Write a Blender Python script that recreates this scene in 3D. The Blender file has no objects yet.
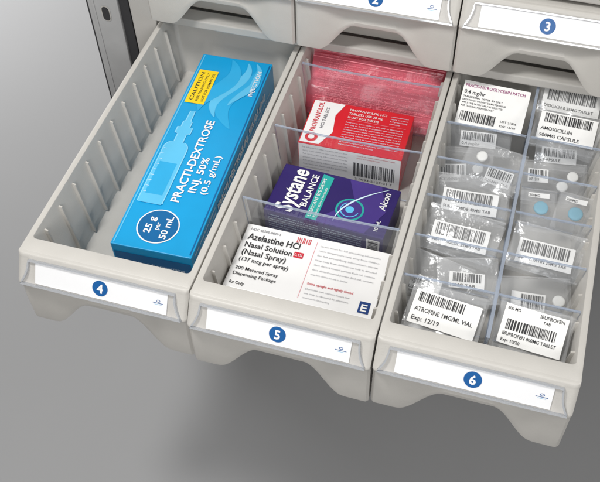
import bpy, bmesh, math, random
from mathutils import Matrix, Vector, noise
random.seed(7)
scene=bpy.context.scene
COL=bpy.context.collection

# ------------------------------------------------------------------ materials
def lin(h):
    h=h.lstrip('#'); c=[int(h[i:i+2],16)/255 for i in (0,2,4)]
    return tuple((x/12.92 if x<=.04045 else ((x+.055)/1.055)**2.4) for x in c)+(1,)
def mat(name,col,rough=.5,spec=.5,metal=0,var=.04,nscale=6,bump=0,bscale=80,coat=0,rvar=0):
    m=bpy.data.materials.new(name); m.use_nodes=True
    nt=m.node_tree; b=nt.nodes["Principled BSDF"]
    c=lin(col) if isinstance(col,str) else col
    b.inputs["Roughness"].default_value=rough; b.inputs["Metallic"].default_value=metal
    b.inputs["Specular IOR Level"].default_value=spec; b.inputs["Coat Weight"].default_value=coat
    tc=nt.nodes.new("ShaderNodeTexCoord")
    n=nt.nodes.new("ShaderNodeTexNoise"); n.inputs["Scale"].default_value=nscale; n.inputs["Detail"].default_value=5
    nt.links.new(tc.outputs["Object"],n.inputs["Vector"])
    r=nt.nodes.new("ShaderNodeMapRange"); r.inputs[1].default_value=.3; r.inputs[2].default_value=.7
    r.inputs[3].default_value=1-var; r.inputs[4].default_value=1+var
    nt.links.new(n.outputs["Fac"],r.inputs[0])
    mx=nt.nodes.new("ShaderNodeVectorMath"); mx.operation='SCALE'; mx.inputs[0].default_value=c[:3]
    nt.links.new(r.outputs[0],mx.inputs["Scale"]); nt.links.new(mx.outputs[0],b.inputs["Base Color"])
    if rvar:
        r2=nt.nodes.new("ShaderNodeMapRange"); r2.inputs[1].default_value=.3; r2.inputs[2].default_value=.7
        r2.inputs[3].default_value=rough-rvar; r2.inputs[4].default_value=rough+rvar
        n3=nt.nodes.new("ShaderNodeTexNoise"); n3.inputs["Scale"].default_value=3; n3.inputs["Detail"].default_value=8
        nt.links.new(tc.outputs["Object"],n3.inputs["Vector"]); nt.links.new(n3.outputs["Fac"],r2.inputs[0]); nt.links.new(r2.outputs[0],b.inputs["Roughness"])
    if bump:
        n2=nt.nodes.new("ShaderNodeTexNoise"); n2.inputs["Scale"].default_value=bscale; n2.inputs["Detail"].default_value=3
        nt.links.new(tc.outputs["Object"],n2.inputs["Vector"])
        bp=nt.nodes.new("ShaderNodeBump"); bp.inputs["Strength"].default_value=bump; bp.inputs["Distance"].default_value=.01
        nt.links.new(n2.outputs["Fac"],bp.inputs["Height"]); nt.links.new(bp.outputs[0],b.inputs["Normal"])
    return m
def clear(name,tint,gloss=.15,rough=.05,diffuse=0,dcol=(1,1,1,1),bump=0,bscale=12,power=.6):
    m=bpy.data.materials.new(name); m.use_nodes=True; nt=m.node_tree; nt.nodes.clear()
    o=nt.nodes.new("ShaderNodeOutputMaterial")
    t=nt.nodes.new("ShaderNodeBsdfTransparent"); t.inputs[0].default_value=tint
    g=nt.nodes.new("ShaderNodeBsdfGlossy"); g.inputs["Roughness"].default_value=rough; g.inputs[0].default_value=(1,1,1,1)
    d=nt.nodes.new("ShaderNodeBsdfDiffuse"); d.inputs[0].default_value=dcol
    lw=nt.nodes.new("ShaderNodeLayerWeight"); lw.inputs[0].default_value=.5
    pw=nt.nodes.new("ShaderNodeMath"); pw.operation='POWER'; pw.inputs[1].default_value=4
    nt.links.new(lw.outputs["Facing"],pw.inputs[0])
    ml=nt.nodes.new("ShaderNodeMath"); ml.operation='MULTIPLY_ADD'; ml.inputs[1].default_value=power; ml.inputs[2].default_value=gloss; ml.use_clamp=True
    nt.links.new(pw.outputs[0],ml.inputs[0])
    m1=nt.nodes.new("ShaderNodeMixShader"); m1.inputs[0].default_value=diffuse
    nt.links.new(t.outputs[0],m1.inputs[1]); nt.links.new(d.outputs[0],m1.inputs[2])
    m2=nt.nodes.new("ShaderNodeMixShader"); nt.links.new(ml.outputs[0],m2.inputs[0])
    nt.links.new(m1.outputs[0],m2.inputs[1]); nt.links.new(g.outputs[0],m2.inputs[2])
    nt.links.new(m2.outputs[0],o.inputs[0])
    if bump:
        tc=nt.nodes.new("ShaderNodeTexCoord"); n2=nt.nodes.new("ShaderNodeTexNoise"); n2.inputs["Scale"].default_value=bscale; n2.inputs["Detail"].default_value=4
        nt.links.new(tc.outputs["Object"],n2.inputs["Vector"])
        bp=nt.nodes.new("ShaderNodeBump"); bp.inputs["Strength"].default_value=bump; bp.inputs["Distance"].default_value=.05
        nt.links.new(n2.outputs["Fac"],bp.inputs["Height"])
        nt.links.new(bp.outputs[0],g.inputs["Normal"])
    return m
PLAST=mat("drawer_plastic",(.490,.472,.440,1),.42,.35,var=.03,bump=.10,bscale=140,rvar=.07)
FRAME=mat("cabinet_plastic",(.45,.435,.41,1),.45,.4,var=.02,bump=.06)
POST=mat("grey_metal",(.38,.38,.38,1),.4,.5,metal=0,var=.06,bump=.05)
DARK=mat("dark_metal_gap_shade",(.03,.03,.032,1),.5)  # also colours the strip that stands for a shaded gap
CLEAR=clear("clear_acrylic",(.955,.963,.975,1),.035,.03,diffuse=.045,dcol=(.78,.82,.88,1))
EDGE=clear("acrylic_edge",(.7,.76,.85,1),.12,.12,diffuse=.55,dcol=(.42,.48,.59,1))
HOLD=clear("clear_holder",(.985,.985,.99,1),.006,.04,diffuse=.006,power=.15)
HEDGE=clear("holder_edge",(.88,.89,.91,1),.10,.12,diffuse=.40,dcol=(.62,.64,.67,1))
FILM=clear("clear_film",(.985,.987,.99,1),.032,.20,diffuse=.11,dcol=(.97,.975,.98,1),bump=.42,bscale=6,power=.4)
PINKF=clear("pink_film",(.97,.56,.62,1),.03,.28,diffuse=.32,dcol=(.86,.22,.30,1),bump=.3,bscale=6,power=.25)
WHITE=mat("white_card",(.80,.80,.80,1),.45,.4,var=.01)
PAPER=mat("white_paper",(.80,.795,.78,1),.6,.3,var=.03,nscale=10)
CARTON=mat("white_carton",(.82,.815,.81,1),.35,.5,var=.015)
BLUE=mat("sky_blue_print",'#149bd4',.3,.5,var=.03)
MBLUE=mat("swoosh_print",'#2ea6da',.3,.5,var=.03)
DBLUE=mat("deep_blue_print",'#0f6199',.3,.5)
LBLUE=mat("pale_blue_print",'#5dbbe4',.3,.5)
PBLUE=mat("paler_blue_print",'#86cdec',.3,.5)
CIRC=mat("number_blue",'#085594',.5,.2)
NAVY=mat("navy_ink",'#143a78',.4)
YEL=mat("yellow_sticker",'#f2cf1d',.45)
BLACK=mat("black_ink",(.02,.02,.022,1),.5)
GREY=mat("grey_ink",(.16,.16,.18,1),.5)
LGREY=mat("light_grey_ink",(.34,.34,.36,1),.5)
RED=mat("red_print",'#cf1f2b',.3,.5,var=.03)
REDI=mat("red_ink",'#c8283a',.4)
MAG=mat("magenta_ink",'#8e2a6c',.4)
PINKI=mat("pink_ink",'#e07f8c',.5)
PURP=mat("purple_print",'#29195f',.3,.4,var=.05)
VIO=mat("violet_print",'#43307f',.3,.4,var=.05)
TEAL=mat("teal_print",'#1fa39b',.3,.5)
SKYI=mat("light_ink",'#cfe6f5',.4)
PILLB=mat("blue_pill",'#6aa3b8',.6,.3,var=.05)
PILLW=mat("white_pill",(.76,.76,.74,1),.5,.4)

# ------------------------------------------------------------------ mesh builder
_text={}
def text_geo(body,bold,spacing=1.0):
    k=(body,bold,spacing)
    if k in _text: return _text[k]
    cu=bpy.data.curves.new("tmp","FONT"); cu.body=body; cu.size=1; cu.resolution_u=2; cu.offset=bold; cu.space_character=spacing
    o=bpy.data.objects.new("tmp",cu); COL.objects.link(o)
    dg=bpy.context.evaluated_depsgraph_get(); dg.update()
    me=bpy.data.meshes.new_from_object(o.evaluated_get(dg))
    vs=[(v.co.x,v.co.y) for v in me.vertices]; fs=[tuple(p.vertices) for p in me.polygons]
    bpy.data.objects.remove(o); bpy.data.curves.remove(cu); bpy.data.meshes.remove(me)
    if vs:
        x0=min(v[0] for v in vs); x1=max(v[0] for v in vs)
    else: x0=0;x1=1
    _text[k]=(vs,fs,x0,x1); return _text[k]
def frame(o,u,v):
    u=Vector(u).normalized(); v=Vector(v).normalized(); n=u.cross(v)
    return Matrix(((u.x,v.x,n.x,o[0]),(u.y,v.y,n.y,o[1]),(u.z,v.z,n.z,o[2]),(0,0,0,1)))
I4=Matrix.Identity(4)
class MB:
    def __init__(s): s.v=[];s.f=[];s.m=[];s.mats=[]
    def mi(s,m):
        if m not in s.mats: s.mats.append(m)
        return s.mats.index(m)
    def poly(s,pts,m):
        b=len(s.v); s.v+= [tuple(p) for p in pts]; s.f.append(tuple(range(b,b+len(pts)))); s.m.append(s.mi(m))
    def geo(s,vs,fs,m):
        b=len(s.v); s.v+=[tuple(v) for v in vs]; i=s.mi(m)
        for f in fs: s.f.append(tuple(b+k for k in f)); s.m.append(i)
    def rect(s,M,x0,y0,x1,y1,m,h=.002,nx=1,ny=1):
        vs=[];fs=[]
        for j in range(ny+1):
            for i in range(nx+1):
                vs.append(M@Vector((x0+(x1-x0)*i/nx,y0+(y1-y0)*j/ny,h)))
        for j in range(ny):
            for i in range(nx):
                a=j*(nx+1)+i; fs.append((a,a+1,a+nx+2,a+nx+1))
        s.geo(vs,fs,m)
    def shape(s,M,pts,m,h=.003): s.poly([M@Vector((p[0],p[1],h)) for p in pts],m)
    def disc(s,M,cx,cy,r,m,h=.003,n=28,ry=None):
        ry=ry or r
        s.poly([M@Vector((cx+r*math.cos(2*math.pi*i/n),cy+ry*math.sin(2*math.pi*i/n),h)) for i in range(n)],m)
    def ring(s,M,cx,cy,r,w,m,h=.003,n=32,a0=0,a1=2*math.pi,ry=None):
        ry=ry or r; vs=[]
        for i in range(n+1):
            a=a0+(a1-a0)*i/n; c,d=math.cos(a),math.sin(a)
            vs.append(M@Vector((cx+(r-w/2)*c,cy+(ry-w/2)*d,h))); vs.append(M@Vector((cx+(r+w/2)*c,cy+(ry+w/2)*d,h)))
        s.geo(vs,[(2*i,2*i+1,2*i+3,2*i+2) for i in range(n)],m)
    def stroke(s,M,pts,w,m,h=.003):
        vs=[]
        for i,p in enumerate(pts):
            a=pts[max(i-1,0)]; b=pts[min(i+1,len(pts)-1)]
            ww=w(i/(len(pts)-1)) if callable(w) else w
            d=Vector((b[0]-a[0],b[1]-a[1])).normalized(); n=Vector((-d.y,d.x))*ww/2
            vs.append(M@Vector((p[0]+n.x,p[1]+n.y,h))); vs.append(M@Vector((p[0]-n.x,p[1]-n.y,h)))
        s.geo(vs,[(2*i,2*i+1,2*i+3,2*i+2) for i in range(len(pts)-1)],m)
    def rail(s,M,pts,w,h0,h1,m,closed=False):
        n=len(pts); vs=[]
        for i,p in enumerate(pts):
            a=pts[(i-1)%n] if closed else pts[max(i-1,0)]; b=pts[(i+1)%n] if closed else pts[min(i+1,n-1)]
            d=Vector((b[0]-a[0],b[1]-a[1])).normalized(); q=Vector((-d.y,d.x))*w/2
            for sx,h in ((-1,h0),(-1,h1),(1,h1),(1,h0)):
                vs.append(M@Vector((p[0]+q.x*sx,p[1]+q.y*sx,h)))
        fs=[]
        for i in range(n if closed else n-1):
            j=(i+1)%n
            for k in range(4):
                l=(k+1)%4; fs.append((i*4+k,i*4+l,j*4+l,j*4+k))
        s.geo(vs,fs,m)
    def text(s,M,body,x,y,size,m,bold=.0,width=None,align='L',h=.004,slant=0,spacing=1.0):
        vs,fs,x0,x1=text_geo(body,bold,spacing)
        sx=size
        if width: sx=width/max(x1-x0,1e-6)
        w=(x1-x0)*sx
        ox={'L':0,'C':-w/2,'R':-w}[align]-x0*sx
        s.geo([M@Vector((x+ox+(a+slant*b)*sx,y+b*size,h)) for a,b in vs],fs,m)
    def bars(s,M,x0,y0,x1,y1,m,seed=0,h=.004,vert=False,unit=.0042):
        r=random.Random(seed); p=(y0 if vert else x0); e=(y1 if vert else x1)
        while p<e:
            w=unit*r.choice((1,1,2,3)); q=min(p+w,e)
            if vert: s.rect(M,x0,p,x1,q,m,h)
            else: s.rect(M,p,y0,q,y1,m,h)
            p=q+unit*r.choice((1,1.5,2))
    def box(s,M,a,b,m,bev=0,seg=2):
        bm=bmesh.new(); bmesh.ops.create_cube(bm,size=1)
        c=[(a[i]+b[i])/2 for i in range(3)]; d=[abs(b[i]-a[i]) for i in range(3)]
        for v in bm.verts: v.co=Vector((c[i]+v.co[i]*d[i] for i in range(3)))
        if bev: bmesh.ops.bevel(bm,geom=bm.edges[:],offset=bev,segments=seg,profile=.6,affect='EDGES')
        bm.verts.index_update()
        s.geo([M@v.co for v in bm.verts],[[v.index for v in f.verts] for f in bm.faces],m); bm.free()
    def obj(s,name,parent=None,loc=(0,0,0),smooth=None,local=True,rot=None):
        me=bpy.data.meshes.new(name); me.from_pydata(s.v,[],s.f)
        for m in s.mats: me.materials.append(m)
        me.polygons.foreach_set("material_index",s.m); me.update()
        if smooth is not None:
            me.polygons.foreach_set("use_smooth",[True]*len(me.polygons)); me.set_sharp_from_angle(angle=math.radians(smooth))
        o=bpy.data.objects.new(name,me); COL.objects.link(o); o.location=loc
        if rot: o.rotation_euler=rot
        if parent: o.parent=parent
        return o
def tag(o,label,cat,group=None):
    o["label"]=label; o["category"]=cat
    if group: o["group"]=group
def empty(name,loc,rot=None):
    e=bpy.data.objects.new(name,None); e.empty_display_size=.1; e.location=loc
    if rot: e.rotation_euler=rot
    COL.objects.link(e); return e

# ------------------------------------------------------------------ drawer (local: x -.5...5 ; front reference y=0 ; back y=+2.18)
def rring(x0,x1,y0,y1,z,r,n=5):
    pts=[]
    for cx,cy,a in ((x1-r,y1-r,0),(x0+r,y1-r,90),(x0+r,y0+r,180),(x1-r,y0+r,270)):
        for i in range(n+1):
            t=math.radians(a+90*i/n); pts.append((cx+r*math.cos(t),cy+r*math.sin(t),z))
    return pts
def loft(mb,rings,m,capA=True,capB=True):
    n=len(rings[0]); vs=[p for r in rings for p in r]; fs=[]
    for k in range(len(rings)-1):
        for i in range(n):
            j=(i+1)%n; fs.append((k*n+i,k*n+j,(k+1)*n+j,(k+1)*n+i))
    if capA: fs.append(tuple(reversed(range(n))))
    if capB: fs.append(tuple(range((len(rings)-1)*n,len(rings)*n)))
    mb.geo(vs,fs,m)
LEN=2.18
def tub():
    mb=MB()
    h=.5
    def X(a): return (-h+a,h-a)
    rs=[]
    for a,yf,yb,z,r in ((.10,.13,LEN-.07,-.532,.04),(.085,.12,LEN-.06,-.52,.05),(.028,.05,LEN-.03,-.052,.03),(.005,.004,LEN,-.048,.02),(.004,.001,LEN,-.042,.02),(.004,.001,LEN,-.006,.02),
        (.0055,.0025,LEN-.002,-.0015,.019),(.009,.006,LEN-.006,0,.017),(.035,.086,LEN-.031,0,.022),(.038,.090,LEN-.034,-.0015,.022),(.040,.093,LEN-.036,-.006,.022),
        (.078,.135,LEN-.07,-.46,.035),(.088,.145,LEN-.08,-.49,.04),(.115,.17,LEN-.11,-.50,.05)):
        x0,x1=X(a); rs.append(rring(x0,x1,yf,yb,z,r))
    loft(mb,rs,PLAST)
    for k in range(11):
        y=.20+k*.178
        for sgn in (-1,1):
            def w(z): return h-.041-(.037)*(-z-.008)/.452
            t=.0075
            A=[]
            for z,pr in ((-.055,.002),(-.062,.018),(-.30,.022),(-.478,.022)):
                xo=w(z)+.01; xi=w(z)-pr
                A.append([(sgn*xo,y-t,z),(sgn*xo,y+t,z),(sgn*xi,y+t*.65,z),(sgn*xi,y-t*.65,z)])
            if sgn<0: A=[list(reversed(a)) for a in A]
            loft(mb,A,PLAST)
    return mb
def sm(t): t=min(max(t,0),1); return t*t*(3-2*t)
def zb(x):
    a=abs(x)
    return -.320-.190*sm((a-.13)/.22)
def front():
    mb=MB(); N=72; cols=[]
    for i in range(N+1):
        x=-.495+.990*i/N; a=abs(x)
        z=zb(x)
        e=max(0,(a-.475)/.020); r=e*e*.014
        mid=1-sm((a-.12)/.26)
        ob=.100-.040*mid
        sc=.055*mid
        P=[(-.02,-.002),(.010,.0),(.016,-.002),(.021,-.007),(.027,-.022),(.031,-.033),(.103,-.151),(.108,-.158),(.108,-.170),(.105,-.175),
           (.096-sc,-.180),(.092-sc,-.205),(.094-sc,-.24)]
        zz=[-.24+(z+.24)*t for t in (.33,.66,.90,1)]
        P+=[(ob-.02*mid,zz[0]),(ob,zz[1]),(ob,zz[2]),(ob-.003,z-.0015),(ob-.022,z-.002),(-.115,z-.0),(-.118,-.10)]
        cols.append([(x,-(o-r if o>0 else o),zq) for o,zq in P])
    n=len(cols[0]); vs=[p for c in cols for p in c]; fs=[]
    for k in range(N):
        for i in range(n):
            j=(i+1)%n; fs.append((k*n+i,k*n+j,(k+1)*n+j,(k+1)*n+i))
    fs.append(tuple(range(n))); fs.append(tuple(reversed(range(N*n,N*n+n))))
    mb.geo(vs,fs,PLAST)
    return mb
pt=Vector((0,-.031,-.030)); pb=Vector((0,-.102,-.150))
SL=frame(pb,(1,0,0),(pt-pb)); SH=(pt-pb).length
def holder():
    mb=MB()
    L=[]
    for i in range(9):
        t=i/8; L.append((-(.425+.045*(1-t)**2.2),-.006+(SH+.004)*t))
    Rr_=[(-a,b) for a,b in reversed(L)]
    path=L+[(-.42+.84*i/6,SH) for i in range(1,6)]+Rr_+[(.455-.91*i/6,-.007) for i in range(1,6)]
    path=path[::-1]
    mb.rail(SL,path,.009,.001,.019,HEDGE,closed=True)
    mb.shape(SL,path,HOLD,.014)
    return mb
def card(num):
    mb=MB()
    mb.box(SL,(-.385,.006,.002),(.385,SH-.008,.006),WHITE)
    cy=SH/2
    mb.disc(SL,0,cy,.045,CIRC,.0075)
    mb.text(SL,num,0,cy-.026,.072,WHITE,bold=.025,align='C',h=.0088)
    mb.ring(SL,.335,cy+.008,.010,.003,CIRC,.0075,ry=.006)
    mb.rect(SL,.305,cy-.006,.365,cy-.003,CIRC,.0075)
    mb.rect(SL,.315,cy-.013,.355,cy-.0115,LBLUE,.0075)
    return mb
tubm=tub().obj("body",smooth=32); frontm=front().obj("front_panel",smooth=36); holdm=holder().obj("label_holder",smooth=40)
drawers=[]
P_H=.609
def make_drawer(j,yf,z,num,label,first=None):
    e=empty("drawer",(j+.5,yf,z))
    if first:
        b,f,hh=tubm,frontm,holdm
    else:
        b,f,hh=tubm.copy(),frontm.copy(),holdm.copy()
        for o in (b,f,hh): COL.objects.link(o)
    b.parent=e; f.parent=e; hh.parent=f
    c=card(num).obj("label_card",parent=hh)
    tag(e,label,"drawer","drawers of the cabinet"); drawers.append(e); return e
EXT=[-1.995,-2.015,-2.005]
make_drawer(0,EXT[0],0,"4","open light grey plastic drawer numbered 4 holding one long blue carton",True)
make_drawer(1,EXT[1],0,"5","open light grey plastic drawer numbered 5 holding three medicine cartons")
make_drawer(2,EXT[2],0,"6","open light grey plastic drawer numbered 6 divided into small pill cells")
for j,n in ((0,"1"),(1,"2"),(2,"3")):
    make_drawer(j,0,P_H,n,"closed light grey plastic drawer numbered %s above the open drawers"%n)

# ------------------------------------------------------------------ cabinet
FL=-3.4
cab=empty("cabinet",(1.5,1.2,FL))
def cpart(name,boxes,smooth=None):
    mb=MB()
    for a,b,m,bv in boxes:
        mb.box(I4,a,b,m,bv)
    o=mb.obj(name); o.parent=cab; o.matrix_parent_inverse=Matrix.Translation(-cab.location)
    return o
cpart("face_frame",[((-.19,.0,FL+.3),(-.012,.10,1.15),FRAME,.012),((3.012,.0,FL+.3),(3.2,.10,1.15),FRAME,.012),
     ((-.011,.03,.64),(3.011,.10,1.15),FRAME,.01),((-.011,.03,-3.1),(3.011,.10,-.60),FRAME,.01),((-.011,.004,.006),(3.011,.12,.066),FRAME,.008)])
cpart("shell",[((-.19,.10,FL+.3),(-.14,2.4,1.15),FRAME,0),((3.14,.10,FL+.3),(3.2,2.4,1.15),FRAME,0),((-.19,2.4,FL+.3),(3.2,2.46,1.15),FRAME,0),((-.19,0.1,1.15),(3.2,2.46,1.2),FRAME,0),
     ((-.14,.16,.012),(3.14,2.39,.03),FRAME,0)])
post=MB()
post.box(I4,(-.49,-.02,FL),(-.265,2.5,1.3),POST,.008)
post.box(I4,(-.262,.0,FL+.2),(-.195,2.4,1.2),DARK)  # dark strip painted in as the shade of the gap beside the drawers
post.box(I4,(-.520,.01,FL),(-.493,2.5,1.3),DARK,.005)
for z in (.02,-.75,.8):
    Mf=frame((-.365,-.02,z),(1,0,0),(0,0,1))
    def slot(r,hh,m,h):
        pts=[(r*math.cos(math.radians(a)),hh+r*math.sin(math.radians(a))) for a in range(0,181,20)]+[(r*math.cos(math.radians(a)),-hh+r*math.sin(math.radians(a))) for a in range(180,361,20)]
        post.shape(Mf,pts,m,h)
    slot(.034,.03,FRAME,.003); slot(.026,.03,DARK,.005)
post.box(I4,(-.455,-.026,FL),(-.440,-.021,1.3),POST,.002)
po=post.obj("side_post"); po.parent=cab; po.matrix_parent_inverse=Matrix.Translation(-cab.location)
tag(cab,"light grey plastic drawer cabinet with grey metal side post","cabinet")

# ------------------------------------------------------------------ dividers
def divider(name,M,w,htop,hbot,label,cat="divider",group=None,dip=.012,taper=.03,b=.005):
    mb=MB(); n=22; t=.005
    T=[]
    for i in range(n+1):
        s=-1+2*i/n
        T.append((s*w/2,htop-dip*(1-abs(s)**2.5)))
    B=[(w/2-taper,hbot),(-w/2+taper,hbot)]
    ol=T+B
    mb.poly([M@Vector((p[0],p[1],0)) for p in ol][::-1],CLEAR)
    m=len(ol)
    for i in range(n,m):
        a=ol[i];c=ol[(i+1)%m]
        mb.poly([M@Vector((a[0],a[1],t)),M@Vector((c[0],c[1],t)),M@Vector((c[0],c[1],-t)),M@Vector((a[0],a[1],-t))],EDGE)
    for i in range(n):
        a=T[i];c=T[i+1]
        for h in (b,-b):
            mb.poly([M@Vector((a[0],a[1]+.001,h)),M@Vector((c[0],c[1]+.001,h)),M@Vector((c[0],c[1]-b*1.2,h)),M@Vector((a[0],a[1]-b*1.2,h))],EDGE)
        mb.poly([M@Vector((a[0],a[1]+.002,b)),M@Vector((c[0],c[1]+.002,b)),M@Vector((c[0],c[1]+.002,-b)),M@Vector((a[0],a[1]+.002,-b))],EDGE)
    o=mb.obj(name); tag(o,label,cat,group); return o
for y in (-.115,-.70,-1.30):
    divider("drawer_divider",frame((1.5,y,0),(1,0,0),(0,-.02,1)),.905,-.024,-.485,"clear acrylic divider standing across the drawer of cartons",group="clear dividers across the carton drawer",dip=.014,b=.0055)
YD=[-.40,-.70,-1.00,-1.30,-1.58]
o=divider("long_divider",frame((2.53,-.89,0),(0,1,0),(.0,0,1)),1.94,-.025,-.49,"long clear acrylic divider splitting the pill drawer lengthwise",dip=.0,taper=.01,b=.009)
for y in YD:
    for xc,w in ((2.280,.476),(2.749,.412)):
        divider("cell_divider",frame((xc,y,0),(1,0,0),(0,-.03,1)),w,-.03,-.48,"short clear acrylic divider between pill cells",group="short clear dividers of the pill drawer",dip=.0,taper=.02,b=.0055)

# ------------------------------------------------------------------ cartons
def carton(name,size,loc,rz,base):
    mb=MB(); w,d,h=size
    mb.box(I4,(-w/2,-d/2,0),(w/2,d/2,h),base,.005)
    T=frame((-w/2,-d/2,h),(1,0,0),(0,1,0)); F=frame((-w/2,-d/2,0),(1,0,0),(0,0,1)); Rr=frame((w/2,-d/2,0),(0,1,0),(0,0,1))
    U=frame((w/2,-d/2,h),(0,1,0),(-1,0,0))
    return mb,T,F,Rr,U
def lines(mb,M,x0,y,w,n,dy,size,m,seed,words="Each mL contains store at room temperature keep away from children use only as directed by physician see carton insert for full prescribing information sterile single dose discard unused portion".split(),h=.004):
    r=random.Random(seed)
    for k in range(n):
        t=""
        i=r.randrange(len(words))
        while len(t)<w/size*1.75: t+=words[i%len(words)]+" "; i+=1
        mb.text(M,t.strip(),x0,y-k*dy,size,m,width=w*(1 if k<n-1 else .6),h=h)
# dextrose
W,D,H=.485,1.67,.34
mb,T,F,Rr,U=carton("c",(W,D,H),None,0,BLUE)
mb.rect(U,.02,.010,D-.02,.018,DBLUE,.002)
mb.rect(U,.012,W-.020,D-.012,W-.012,LBLUE,.002)
for k,(m_,a0,b0,wd) in enumerate(((MBLUE,1.02,.10,.11),(LBLUE,1.10,.17,.07),(MBLUE,1.14,.26,.10),(LBLUE,1.22,.10,.05))):
    pts=[]
    for i in range(41):
        t=i/40; a=a0+t*.58; b=b0+.085*math.sin(t*5.0+.7*k)+t*.06
        if a<D-.02: pts.append((a,min(max(b,.06),W-.07)))
    mb.stroke(U,pts,lambda t,wd=wd:.006+wd*math.sin(math.pi*min(1,t*1.0))**.8,m_,.0024+.0006*k)
mb.disc(U,.175,.26,.125,WHITE,.003,40); mb.disc(U,.175,.26,.117,DBLUE,.0042,40)
mb.text(U,"25 g",.175,.293,.056,WHITE,.02,align='C',h=.0055,width=.12); mb.text(U,"per",.175,.25,.04,WHITE,.015,align='C',h=.0055); mb.text(U,"50 mL",.175,.19,.056,WHITE,.02,align='C',h=.0055,width=.165)
mb.text(U,"PRACTI-DEXTROSE",.37,.205,.074,WHITE,.022,width=.69,h=.0065)
mb.text(U,"INJ. 50%",.46,.135,.064,WHITE,.02,width=.29,h=.0065)
mb.text(U,"(0.5 g/mL)",.46,.07,.056,WHITE,.015,width=.32,h=.0065)
CY=.372
prof=[(.335,.08),(.78,.08)]+[(.78+.06*math.sin(a),.032+.048*math.cos(a)) for a in [math.radians(15*i) for i in range(1,7)]]
prof+=[(.91,.032),(.915,.052),(.97,.052),(.975,.032),(1.02,.032),(1.03,.02),(1.12,.018)]
def sil(off,m,h):
    q=[(a-(off if i==0 else 0),b-off) for i,(a,b) in enumerate(prof)]
    mb.shape(U,([(a,CY+b) for a,b in q]+[(a,CY-b) for a,b in reversed(q)])[::-1],m,h)
sil(0,PBLUE,.0048); sil(.007,LBLUE,.0054)
mb.rect(U,.40,CY-.055,.66,CY+.055,MBLUE,.0060)
for k in range(9): mb.rect(U,.41+.045*k,CY+.05,.413+.045*k,CY+.07,SKYI,.0066)
mb.rect(U,1.19,.325,1.51,.455,YEL,.0058)
mb.text(U,"CAUTION",1.215,.41,.035,BLACK,.01,width=.27,h=.0068)
mb.text(U,"FOR TRAINING ONLY",1.215,.375,.025,BLACK,.005,width=.27,h=.0068)
mb.text(U,"NOT FOR HUMAN USE",1.215,.34,.025,BLACK,.005,width=.27,h=.0068)
mb.text(U,"INJECTION",1.33,.045,.038,WHITE,.008,width=.24,h=.0065)
mb.text(Rr,"PRACTI-DEXTROSE INJ. 50% (0.5 g/mL)",.45,.235,.075,WHITE,.025,width=1.0)
lines(mb,Rr,.05,.30,.36,6,.042,.032,WHITE,3); lines(mb,Rr,.45,.18,1.1,4,.040,.030,WHITE,4)
mb.rect(F,.012,.012,W-.012,H-.06,DBLUE,.002); lines(mb,F,.05,.2,.38,4,.035,.024,SKYI,5)
o=mb.obj("medicine_carton",loc=(.600,-.875,-.498),rot=(0,0,math.radians(2.0)))
tag(o,"long sky blue injection carton lying in open drawer","carton")

# red / white carton
W,D,H=.66,.40,.28
mb,T,F,Rr,U=carton("c",(W,D,H),None,0,RED)
mb.shape(T,[(.008,.008),(.13,.008),(.19,.13),(.17,.28),(.21,D-.008),(.008,D-.008)],CARTON,.002); mb.rect(F,.004,.004,W-.004,H-.006,CARTON,.002)
mb.disc(U,.06,W-.07,.04,RED,.004); mb.disc(U,.06,W-.07,.02,CARTON,.0052)
mb.text(U,"PROPRANOLOL",.11,W-.075,.045,REDI,.02,width=.27,h=.004); mb.text(U,"HCl TABLETS",.15,W-.12,.03,GREY,.01,width=.19,h=.004)
for k,(t,w) in enumerate((("PROPRANOLOL HCl",.24),("TABLETS USP 20 mg",.22),("30 UNIT DOSE TABLETS",.20))):
    mb.text(T,t,.25,.345-k*.034,.026,WHITE,.008,width=w,h=.004)
lines(mb,T,.25,.235,.37,10,.022,.014,SKYI,8); lines(mb,T,.52,.35,.11,4,.022,.014,SKYI,18)
mb.rect(T,.25,.262,.63,.265,PINKI,.004)
mb.bars(F,.36,.07,.62,.19,BLACK,11); lines(mb,F,.03,.245,.29,7,.030,.016,LGREY,12); lines(mb,F,.38,.25,.24,2,.022,.014,REDI,14)
mb.text(F,"3 0093-5127-01 7",.37,.035,.026,BLACK,width=.24)
lines(mb,Rr,.03,.19,.3,4,.035,.022,WHITE,13)
o=mb.obj("medicine_carton",loc=(1.49,-.415,-.498),rot=(0,0,math.radians(.8)))
tag(o,"red and white tablet carton with barcode between clear dividers","carton")

# purple eye drop carton
W,D,H=.74,.39,.23
mb,T,F,Rr,U=carton("c",(W,D,H),None,0,PURP)
mb.shape(T,[(.30,.006),(.62,.006),(.70,.2),(.62,D-.006),(.42,D-.006),(.50,.22)],VIO,.0022)
mb.text(U,"Systane",.02,W-.165,.155,WHITE,.022,width=.345,slant=.12,h=.005)
mb.text(U,"BALANCE",.09,W-.235,.058,WHITE,.015,width=.26,h=.005)
mb.shape(U,[(.01,W-.325),(.36,W-.325),(.375,W-.255),(.01,W-.255)],TEAL,.0035)
mb.text(U,"LUBRICANT EYE DROPS",.03,W-.285,.028,WHITE,.008,width=.31,h=.005)
mb.text(U,"Restorative Formula",.03,W-.314,.022,WHITE,.003,width=.24,h=.005)
mb.disc(U,.15,.25,.085,VIO,.0036); mb.ring(U,.15,.25,.080,.012,TEAL,.004); mb.ring(U,.15,.25,.055,.006,LBLUE,.0045,a0=.6,a1=4.5); mb.disc(U,.15,.25,.026,LBLUE,.005)
mb.stroke(U,[(.04+.33*t,.32-.25*t*t) for t in [i/14 for i in range(15)]],lambda t:.002+.009*math.sin(math.pi*t),SKYI,.0055)
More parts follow.
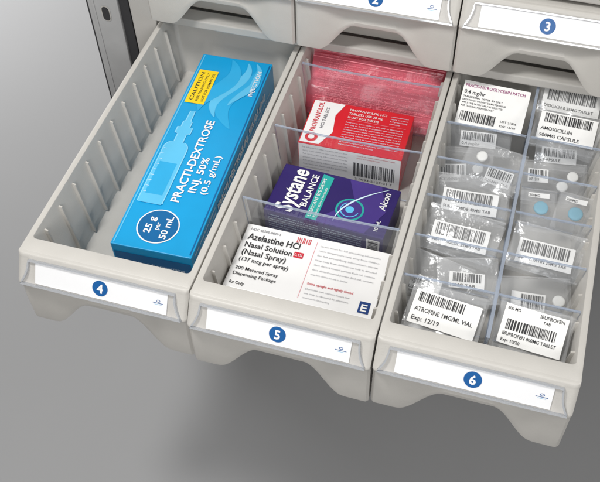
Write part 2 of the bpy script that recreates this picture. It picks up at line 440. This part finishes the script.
mb.text(U,"Alcon",.20,.05,.060,WHITE,.015,width=.14,slant=.1,h=.0065)
mb.text(U,"10 mL",.04,.05,.032,WHITE,.01,width=.08,h=.0065)
lines(mb,F,.03,.195,.31,9,.020,.013,SKYI,22); lines(mb,F,.37,.195,.24,9,.020,.013,SKYI,25)
mb.rect(F,.64,.03,.72,.20,CARTON,.002); mb.bars(F,.65,.04,.71,.19,BLACK,27,vert=True)
o=mb.obj("medicine_carton",loc=(1.49,-.985,-.498),rot=(math.radians(0),0,math.radians(-3)))
tag(o,"purple and teal eye drop carton between clear dividers","carton")

# white nasal spray carton
W,D,H=.85,.46,.27
mb,T,F,Rr,U=carton("c",(W,D,H),None,0,CARTON)
k=D/.41
mb.text(T,"NDC 60505-0833-5",.03,.37*k,.024,GREY,.004,width=.18)
mb.text(T,"Azelastine HCl",.03,.31*k,.064,BLACK,.018,width=.31)
mb.text(T,"Nasal Solution",.03,.26*k,.052,BLACK,.014,width=.28)
mb.text(T,"(Nasal Spray)",.03,.212*k,.052,BLACK,.014,width=.26)
mb.text(T,"(137 mcg per spray)",.03,.17*k,.038,BLACK,.014,width=.29)
mb.text(T,"200 Metered Spray",.03,.115*k,.032,BLACK,.006,width=.25)
mb.text(T,"Dispensing Package",.03,.08*k,.032,BLACK,.006,width=.25)
mb.text(T,"Rx Only",.03,.025*k,.028,BLACK,.01,width=.085)
mb.rect(T,.32,.29,.375,.33,REDI,.003); mb.text(T,"0.1%",.325,.30,.026,WHITE,.01,width=.045,h=.005)
mb.bars(T,.31,.395,.39,.435,REDI,31)
mb.rect(T,.425,.03,.427,.43,PINKI,.003)
lines(mb,T,.45,.40,.35,7,.034,.016,LGREY,33); 
mb.text(T,"Store upright and tightly closed",.45,.13,.022,REDI,.006,width=.26); lines(mb,T,.45,.095,.25,3,.030,.015,LGREY,34)
mb.rect(T,.76,.025,.82,.10,NAVY,.003); mb.text(T,"E",.773,.037,.064,WHITE,.02,width=.034,h=.005)
lines(mb,F,.04,.20,.5,5,.035,.022,GREY,35); mb.bars(F,.55,.06,.78,.2,BLACK,36)
mb.rect(F,.03,.245,.79,.252,REDI,.003)
o=mb.obj("medicine_carton",loc=(1.500,-1.550,-.498))
tag(o,"wide white nasal spray carton with black lettering near drawer front","carton")

# ------------------------------------------------------------------ red translucent bags
def film_grid(mb,M,w,h,m,amp,seed,bulge=0,nx=14,ny=10,curl=0,z0=0,sc=6):
    vs=[];fs=[]
    for j in range(ny+1):
        for i in range(nx+1):
            x=-w/2+w*i/nx;y=-h/2+h*j/ny
            b=bulge*(1-(2*x/w)**2)*(1-(2*y/h)**2)
            n=noise.noise(Vector((x*sc+seed*3.1,y*sc,seed)))*amp
            vs.append(M@Vector((x,y,z0+b+n+curl*(x/w)**2)))
    for j in range(ny):
        for i in range(nx):
            a=j*(nx+1)+i; fs.append((a,a+1,a+nx+2,a+nx+1))
    mb.geo(vs,fs,m)
for q in range(4):
    mb=MB()
    w=(.89,.87,.88,.86)[q];h=.40
    film_grid(mb,I4,w,h,PINKF,.022,q*3+1,.008,28,16,sc=6)
    mb.rect(I4,-w/2,h/2-.022,w/2,h/2-.018,PINKI,.022,10,1)
    for k in range(12):
        mb.text(I4,("training use only not for human use   store at room temperature","store at room temperature   see insert   keep from children")[k%2],-w*.44+(.06 if k%2 else 0),.15-.028*k,.012,PINKI,.0,width=.74 if k%3 else .5,h=.024)
    o=mb.obj("film_bag",loc=(1.508+random.uniform(-.004,.004),.04-.034*q,-.175-.018*q),rot=(math.radians(40+4*q),random.uniform(-.015,.015),random.uniform(-.015,.015)),smooth=60)
    tag(o,"translucent pinkish red film bag leaning behind clear divider","film bag","red film bags in a stack")

# ------------------------------------------------------------------ pill packets
def pill(parent,x,y,z,rx,ry,rz,m,name="pill",rot=0):
    bm=bmesh.new(); bmesh.ops.create_uvsphere(bm,u_segments=24,v_segments=14,radius=1)
    mb=MB(); bm.verts.index_update()
    def q(v):
        r=math.hypot(v.x,v.y); k=(r**.45)/r if r>1e-6 else 0
        s=math.copysign(abs(v.z)**.7,v.z) if v.z else 0
        return Vector((v.x*k*rx,v.y*k*ry,s*rz))
    mb.geo([q(v.co) for v in bm.verts],[[v.index for v in f.verts] for f in bm.faces],m); bm.free()
    return mb.obj(name,parent=parent,loc=(x,y,z),smooth=50)
SEED=[50]
def packet(x,y,z,w,h,tilt,rz,txt,lab,bar=None,pills=None,labrect=None,film=True,ry=0,curl=0,tm=None,lrot=0,top=True):
    SEED[0]+=1; sd=SEED[0]
    e=empty("pill_packet",(x,y,z),(math.radians(tilt),math.radians(ry),math.radians(rz)))
    if film:
        mb=MB(); film_grid(mb,I4,w,h,FILM,.016,sd,.018 if top else -.004,22,16,z0=.020 if top else -.012,sc=8)
        film_grid(mb,Matrix.Rotation(math.radians(random.uniform(-6,6)),4,'Z'),w*.97,h*1.04,FILM,.016,sd+30,-.012,18,12,z0=-.018,sc=7)
        hh=.024 if top else .010
        mb.rect(I4,-w/2,h/2-.008,w/2,h/2,FILM,hh,10,1); mb.rect(I4,-w/2,-h/2,w/2,-h/2+.008,FILM,hh,10,1)
        mb.obj("film_pouch",parent=e,smooth=70)
    lr=labrect or (-w*.46,-h*.42,w*.46,h*.42)
    mb=MB(); mb.rect(I4,lr[0],lr[1],lr[2],lr[3],PAPER,.004,12,4)
    lw=lr[2]-lr[0]; lh=lr[3]-lr[1]
    if bar:
        bx0,by0,bx1,by1=[v for v in bar]; mb.bars(I4,lr[0]+bx0*lw,lr[1]+by0*lh,lr[0]+bx1*lw,lr[1]+by1*lh,BLACK,sd,h=.0065,unit=.0032)
    for i,t in enumerate(txt):
        t,tx,ty,ts,tw=t
        mb.text(I4,t,lr[0]+tx*lw,lr[1]+ty*lh,ts,tm if (tm and i==0) else BLACK,.008,width=tw*lw,h=.0065)
    c=curl if curl else random.uniform(-.012,.03)
    mb.v=[(a,b,cc+c*((a-lr[0])/lw-.5)**2) for a,b,cc in mb.v]
    mb.obj("paper_label",parent=e,rot=(0,0,math.radians(lrot)))
    for p in (pills or []):
        pill(e,*p)
    tag(e,lab,"pill packet","pill packets in the divided drawer"); return e
WP=(.034,.034,.012,PILLW)
BP=(.042,.042,.013,PILLB)
# left column, back to front
packet(2.285,-.15,-.085,.42,.29,26,-2,[("PRACTI-NITROGLYCERIN PATCH",.03,.86,.028,.90),("0.4 mg/hr",.03,.70,.038,.32),("TRANSDERMAL SYSTEM  RX ONLY",.03,.61,.018,.6),("EACH PATCH DELIVERS 0.4 MG PER HOUR",.03,.54,.016,.66),("APPLY ONE PATCH DAILY AS DIRECTED",.03,.47,.016,.62),("FOR TRAINING PURPOSES ONLY",.03,.40,.016,.5),("LOT 21806",.66,.20,.018,.24),("EXP 12/19",.66,.10,.018,.24)],"white nitroglycerin packet with purple and dark lettering in cell",bar=(.05,.08,.58,.30),labrect=(-.205,-.145,.205,.145),film=False,tm=MAG)
packet(2.25,-.31,-.22,.38,.20,28,6,[("0.4 mg/hr",.05,.1,.026,.5)],"clear packet with small label behind cell divider",bar=(.06,.4,.94,.92),labrect=(-.12,-.05,.10,.05))
packet(2.19,-.54,-.26,.36,.27,18,9,[("ACETAMINOPHEN",.05,.1,.024,.9)],"clear packet with a round white pill and barcode label",bar=(.06,.4,.94,.92),labrect=(-.15,-.09,.02,.03),pills=[(.09,.0,.012)+WP],lrot=4)
packet(2.36,-.55,-.20,.36,.28,20,-11,[("325MG TAB",.05,.1,.024,.9)],"clear packet with a round white pill and barcode label",bar=(.06,.4,.94,.92),labrect=(-.02,-.10,.14,.01),pills=[(-.08,.05,.012)+WP])
packet(2.285,-.84,-.18,.43,.27,24,5,[("FUROSEMIDE 40MG TAB",.04,.10,.026,.85)],"clear packet with barcode paper label leaning in cell",bar=(.06,.40,.90,.92),labrect=(-.165,-.09,.155,.045),lrot=-2)
packet(2.28,-1.14,-.16,.43,.27,24,-6,[("METOPROLOL 25MG TAB",.04,.12,.026,.85)],"clear packet with barcode paper label leaning in cell",bar=(.06,.40,.92,.93),labrect=(-.165,-.08,.155,.055),lrot=3)
packet(2.20,-1.43,-.23,.36,.26,18,-12,[("LISINOPRIL",.04,.08,.024,.7)],"crumpled clear packet with small paper label in cell",bar=(.1,.4,.7,.94),labrect=(-.14,-.09,.04,.0),pills=[(.1,.02,.012)+WP],lrot=6)
packet(2.37,-1.44,-.17,.33,.26,20,14,[("10MG TAB",.04,.08,.024,.7)],"crumpled clear packet with small paper label in cell",bar=(.1,.4,.9,.94),labrect=(-.1,-.04,.09,.05),lrot=-5)
packet(2.295,-1.735,-.085,.40,.27,14,-5,[("ATROPINE 1MG/ML VIAL",.05,.37,.036,.88),("Exp: 12/19",.05,.10,.036,.42)],"clear packet with atropine label and barcode near drawer front",bar=(.06,.65,.75,.94),labrect=(-.175,-.10,.175,.09),lrot=-1,top=False)
packet(2.25,-1.68,-.25,.36,.22,16,7,[("VIAL",.6,.10,.026,.2)],"crumpled clear packet with small paper label in cell",bar=(.1,.4,.6,.94),labrect=(-.14,-.06,.10,.07))
# right column
packet(2.745,.03,-.075,.39,.23,24,-2,[("DIGOXIN 0.25MG TABLET",.05,.12,.028,.85)],"clear packet with barcode paper label leaning in cell",bar=(.08,.42,.92,.95),labrect=(-.175,-.095,.175,.07))
packet(2.745,-.24,-.095,.40,.26,22,-4,[("AMOXICILLIN",.05,.34,.032,.55),("500MG CAPSULE",.05,.10,.032,.7)],"clear packet with amoxicillin label and barcode in cell",bar=(.08,.62,.92,.95),labrect=(-.17,-.075,.17,.11),lrot=1,top=False)
packet(2.76,-.31,-.23,.34,.20,26,7,[("CAPSULE",.05,.1,.026,.5)],"clear packet with small label behind cell divider",bar=(.06,.4,.94,.92),labrect=(-.13,-.05,.08,.05))
packet(2.73,-.55,-.23,.38,.27,16,8,[("EXP 12/19",.05,.1,.026,.5)],"clear packet with two white tablets in pill cell",bar=(.1,.4,.9,.9),labrect=(-.15,.0,-.03,.09),pills=[(.05,-.02,.012)+WP,(.11,.05,.012)+WP])
packet(2.665,-.85,-.15,.20,.25,12,6,[("200MG",.05,.1,.024,.5)],"clear packet holding one round pale blue pill",bar=None,labrect=(-.06,.08,.06,.11),pills=[(0.015,.01,.010)+BP])
packet(2.855,-.85,-.14,.20,.25,14,-6,[("200MG",.05,.1,.024,.5)],"clear packet holding one round pale blue pill",bar=None,labrect=(-.06,.08,.06,.11),pills=[(0.015,.01,.010)+BP])
packet(2.75,-1.14,-.16,.40,.27,22,-5,[("SIMVASTATIN 20MG TAB",.05,.14,.028,.85)],"clear packet with barcode paper label leaning in cell",bar=(.06,.44,.92,.93),labrect=(-.155,-.085,.15,.055),lrot=2)
packet(2.74,-1.44,-.21,.37,.26,16,12,[("TAB",.05,.12,.028,.2)],"clear packet with small label and white tablet in cell",bar=(.30,.2,.94,.9),labrect=(-.13,-.07,.05,.04),pills=[(.12,.0,.012)+WP],lrot=-6)
packet(2.74,-1.735,-.080,.38,.28,14,-5,[("800 MG",.04,.85,.024,.20),("IBUPROFEN",.56,.85,.028,.38),("TAB",.62,.72,.024,.12),("IBUPROFEN 800MG TABLET",.06,.21,.028,.84),("Exp: 10/20",.06,.06,.024,.30)],"clear packet with ibuprofen label and barcode near drawer front",bar=(.08,.36,.86,.62),labrect=(-.16,-.10,.16,.12),top=False)
packet(2.79,-1.68,-.25,.28,.22,16,-9,[("TAB",.6,.10,.026,.2)],"crumpled clear packet with small paper label in cell",bar=(.1,.4,.6,.94),labrect=(-.12,-.06,.10,.07))

# ------------------------------------------------------------------ studio floor
mb=MB(); mb.rect(I4,-40,-30,40,40,mat("studio_floor",(.34,.34,.344,1),.75,.2,var=.012,nscale=.6),0,8,8)
fl=mb.obj("floor",loc=(0,0,FL)); fl["kind"]="structure"

# ------------------------------------------------------------------ light
w=bpy.data.worlds.new("World"); scene.world=w; w.use_nodes=True
bg=w.node_tree.nodes["Background"]; bg.inputs[0].default_value=(1,.99,.97,1); bg.inputs[1].default_value=.29
def area(loc,target,size,power,col=(1,1,1),sy=None):
    l=bpy.data.lights.new("softbox_or_fill","AREA"); l.energy=power; l.size=size; l.color=col
    if sy: l.shape='RECTANGLE'; l.size_y=sy
    o=bpy.data.objects.new("softbox_or_fill",l); COL.objects.link(o); o.location=loc
    o.rotation_euler=(Vector(target)-Vector(loc)).to_track_quat('-Z','Y').to_euler(); return o
area((-.4,-2.9,6.0),(1.5,-1,0),1.1,355,(1,.99,.97))
area((2.2,-6.5,2.6),(1.6,-1,-.2),2.2,150)  # fill added in front to lift the carton fronts
area((6.5,-2.5,3.2),(1.2,-.8,-.3),1.8,75)  # weak fill added at right to brighten the blue carton's side
area((-6.5,5.0,1.5),(-5.0,4.0,FL),4,500)  # added lamp that brightens the rear-left floor into a gradient

# ------------------------------------------------------------------ camera
cam=bpy.data.cameras.new("Camera"); co=bpy.data.objects.new("Camera",cam); COL.objects.link(co); scene.camera=co
co.location=(2.4302,-4.4043,3.8218); co.rotation_euler=(.6692,.0282,.2912)
cam.lens=903.765/600*36; cam.sensor_width=36; cam.clip_end=200; cam.clip_start=.05
scene.view_settings.view_transform='Standard'
try: scene.view_settings.look='None'
except Exception: pass
scene.view_settings.exposure=0
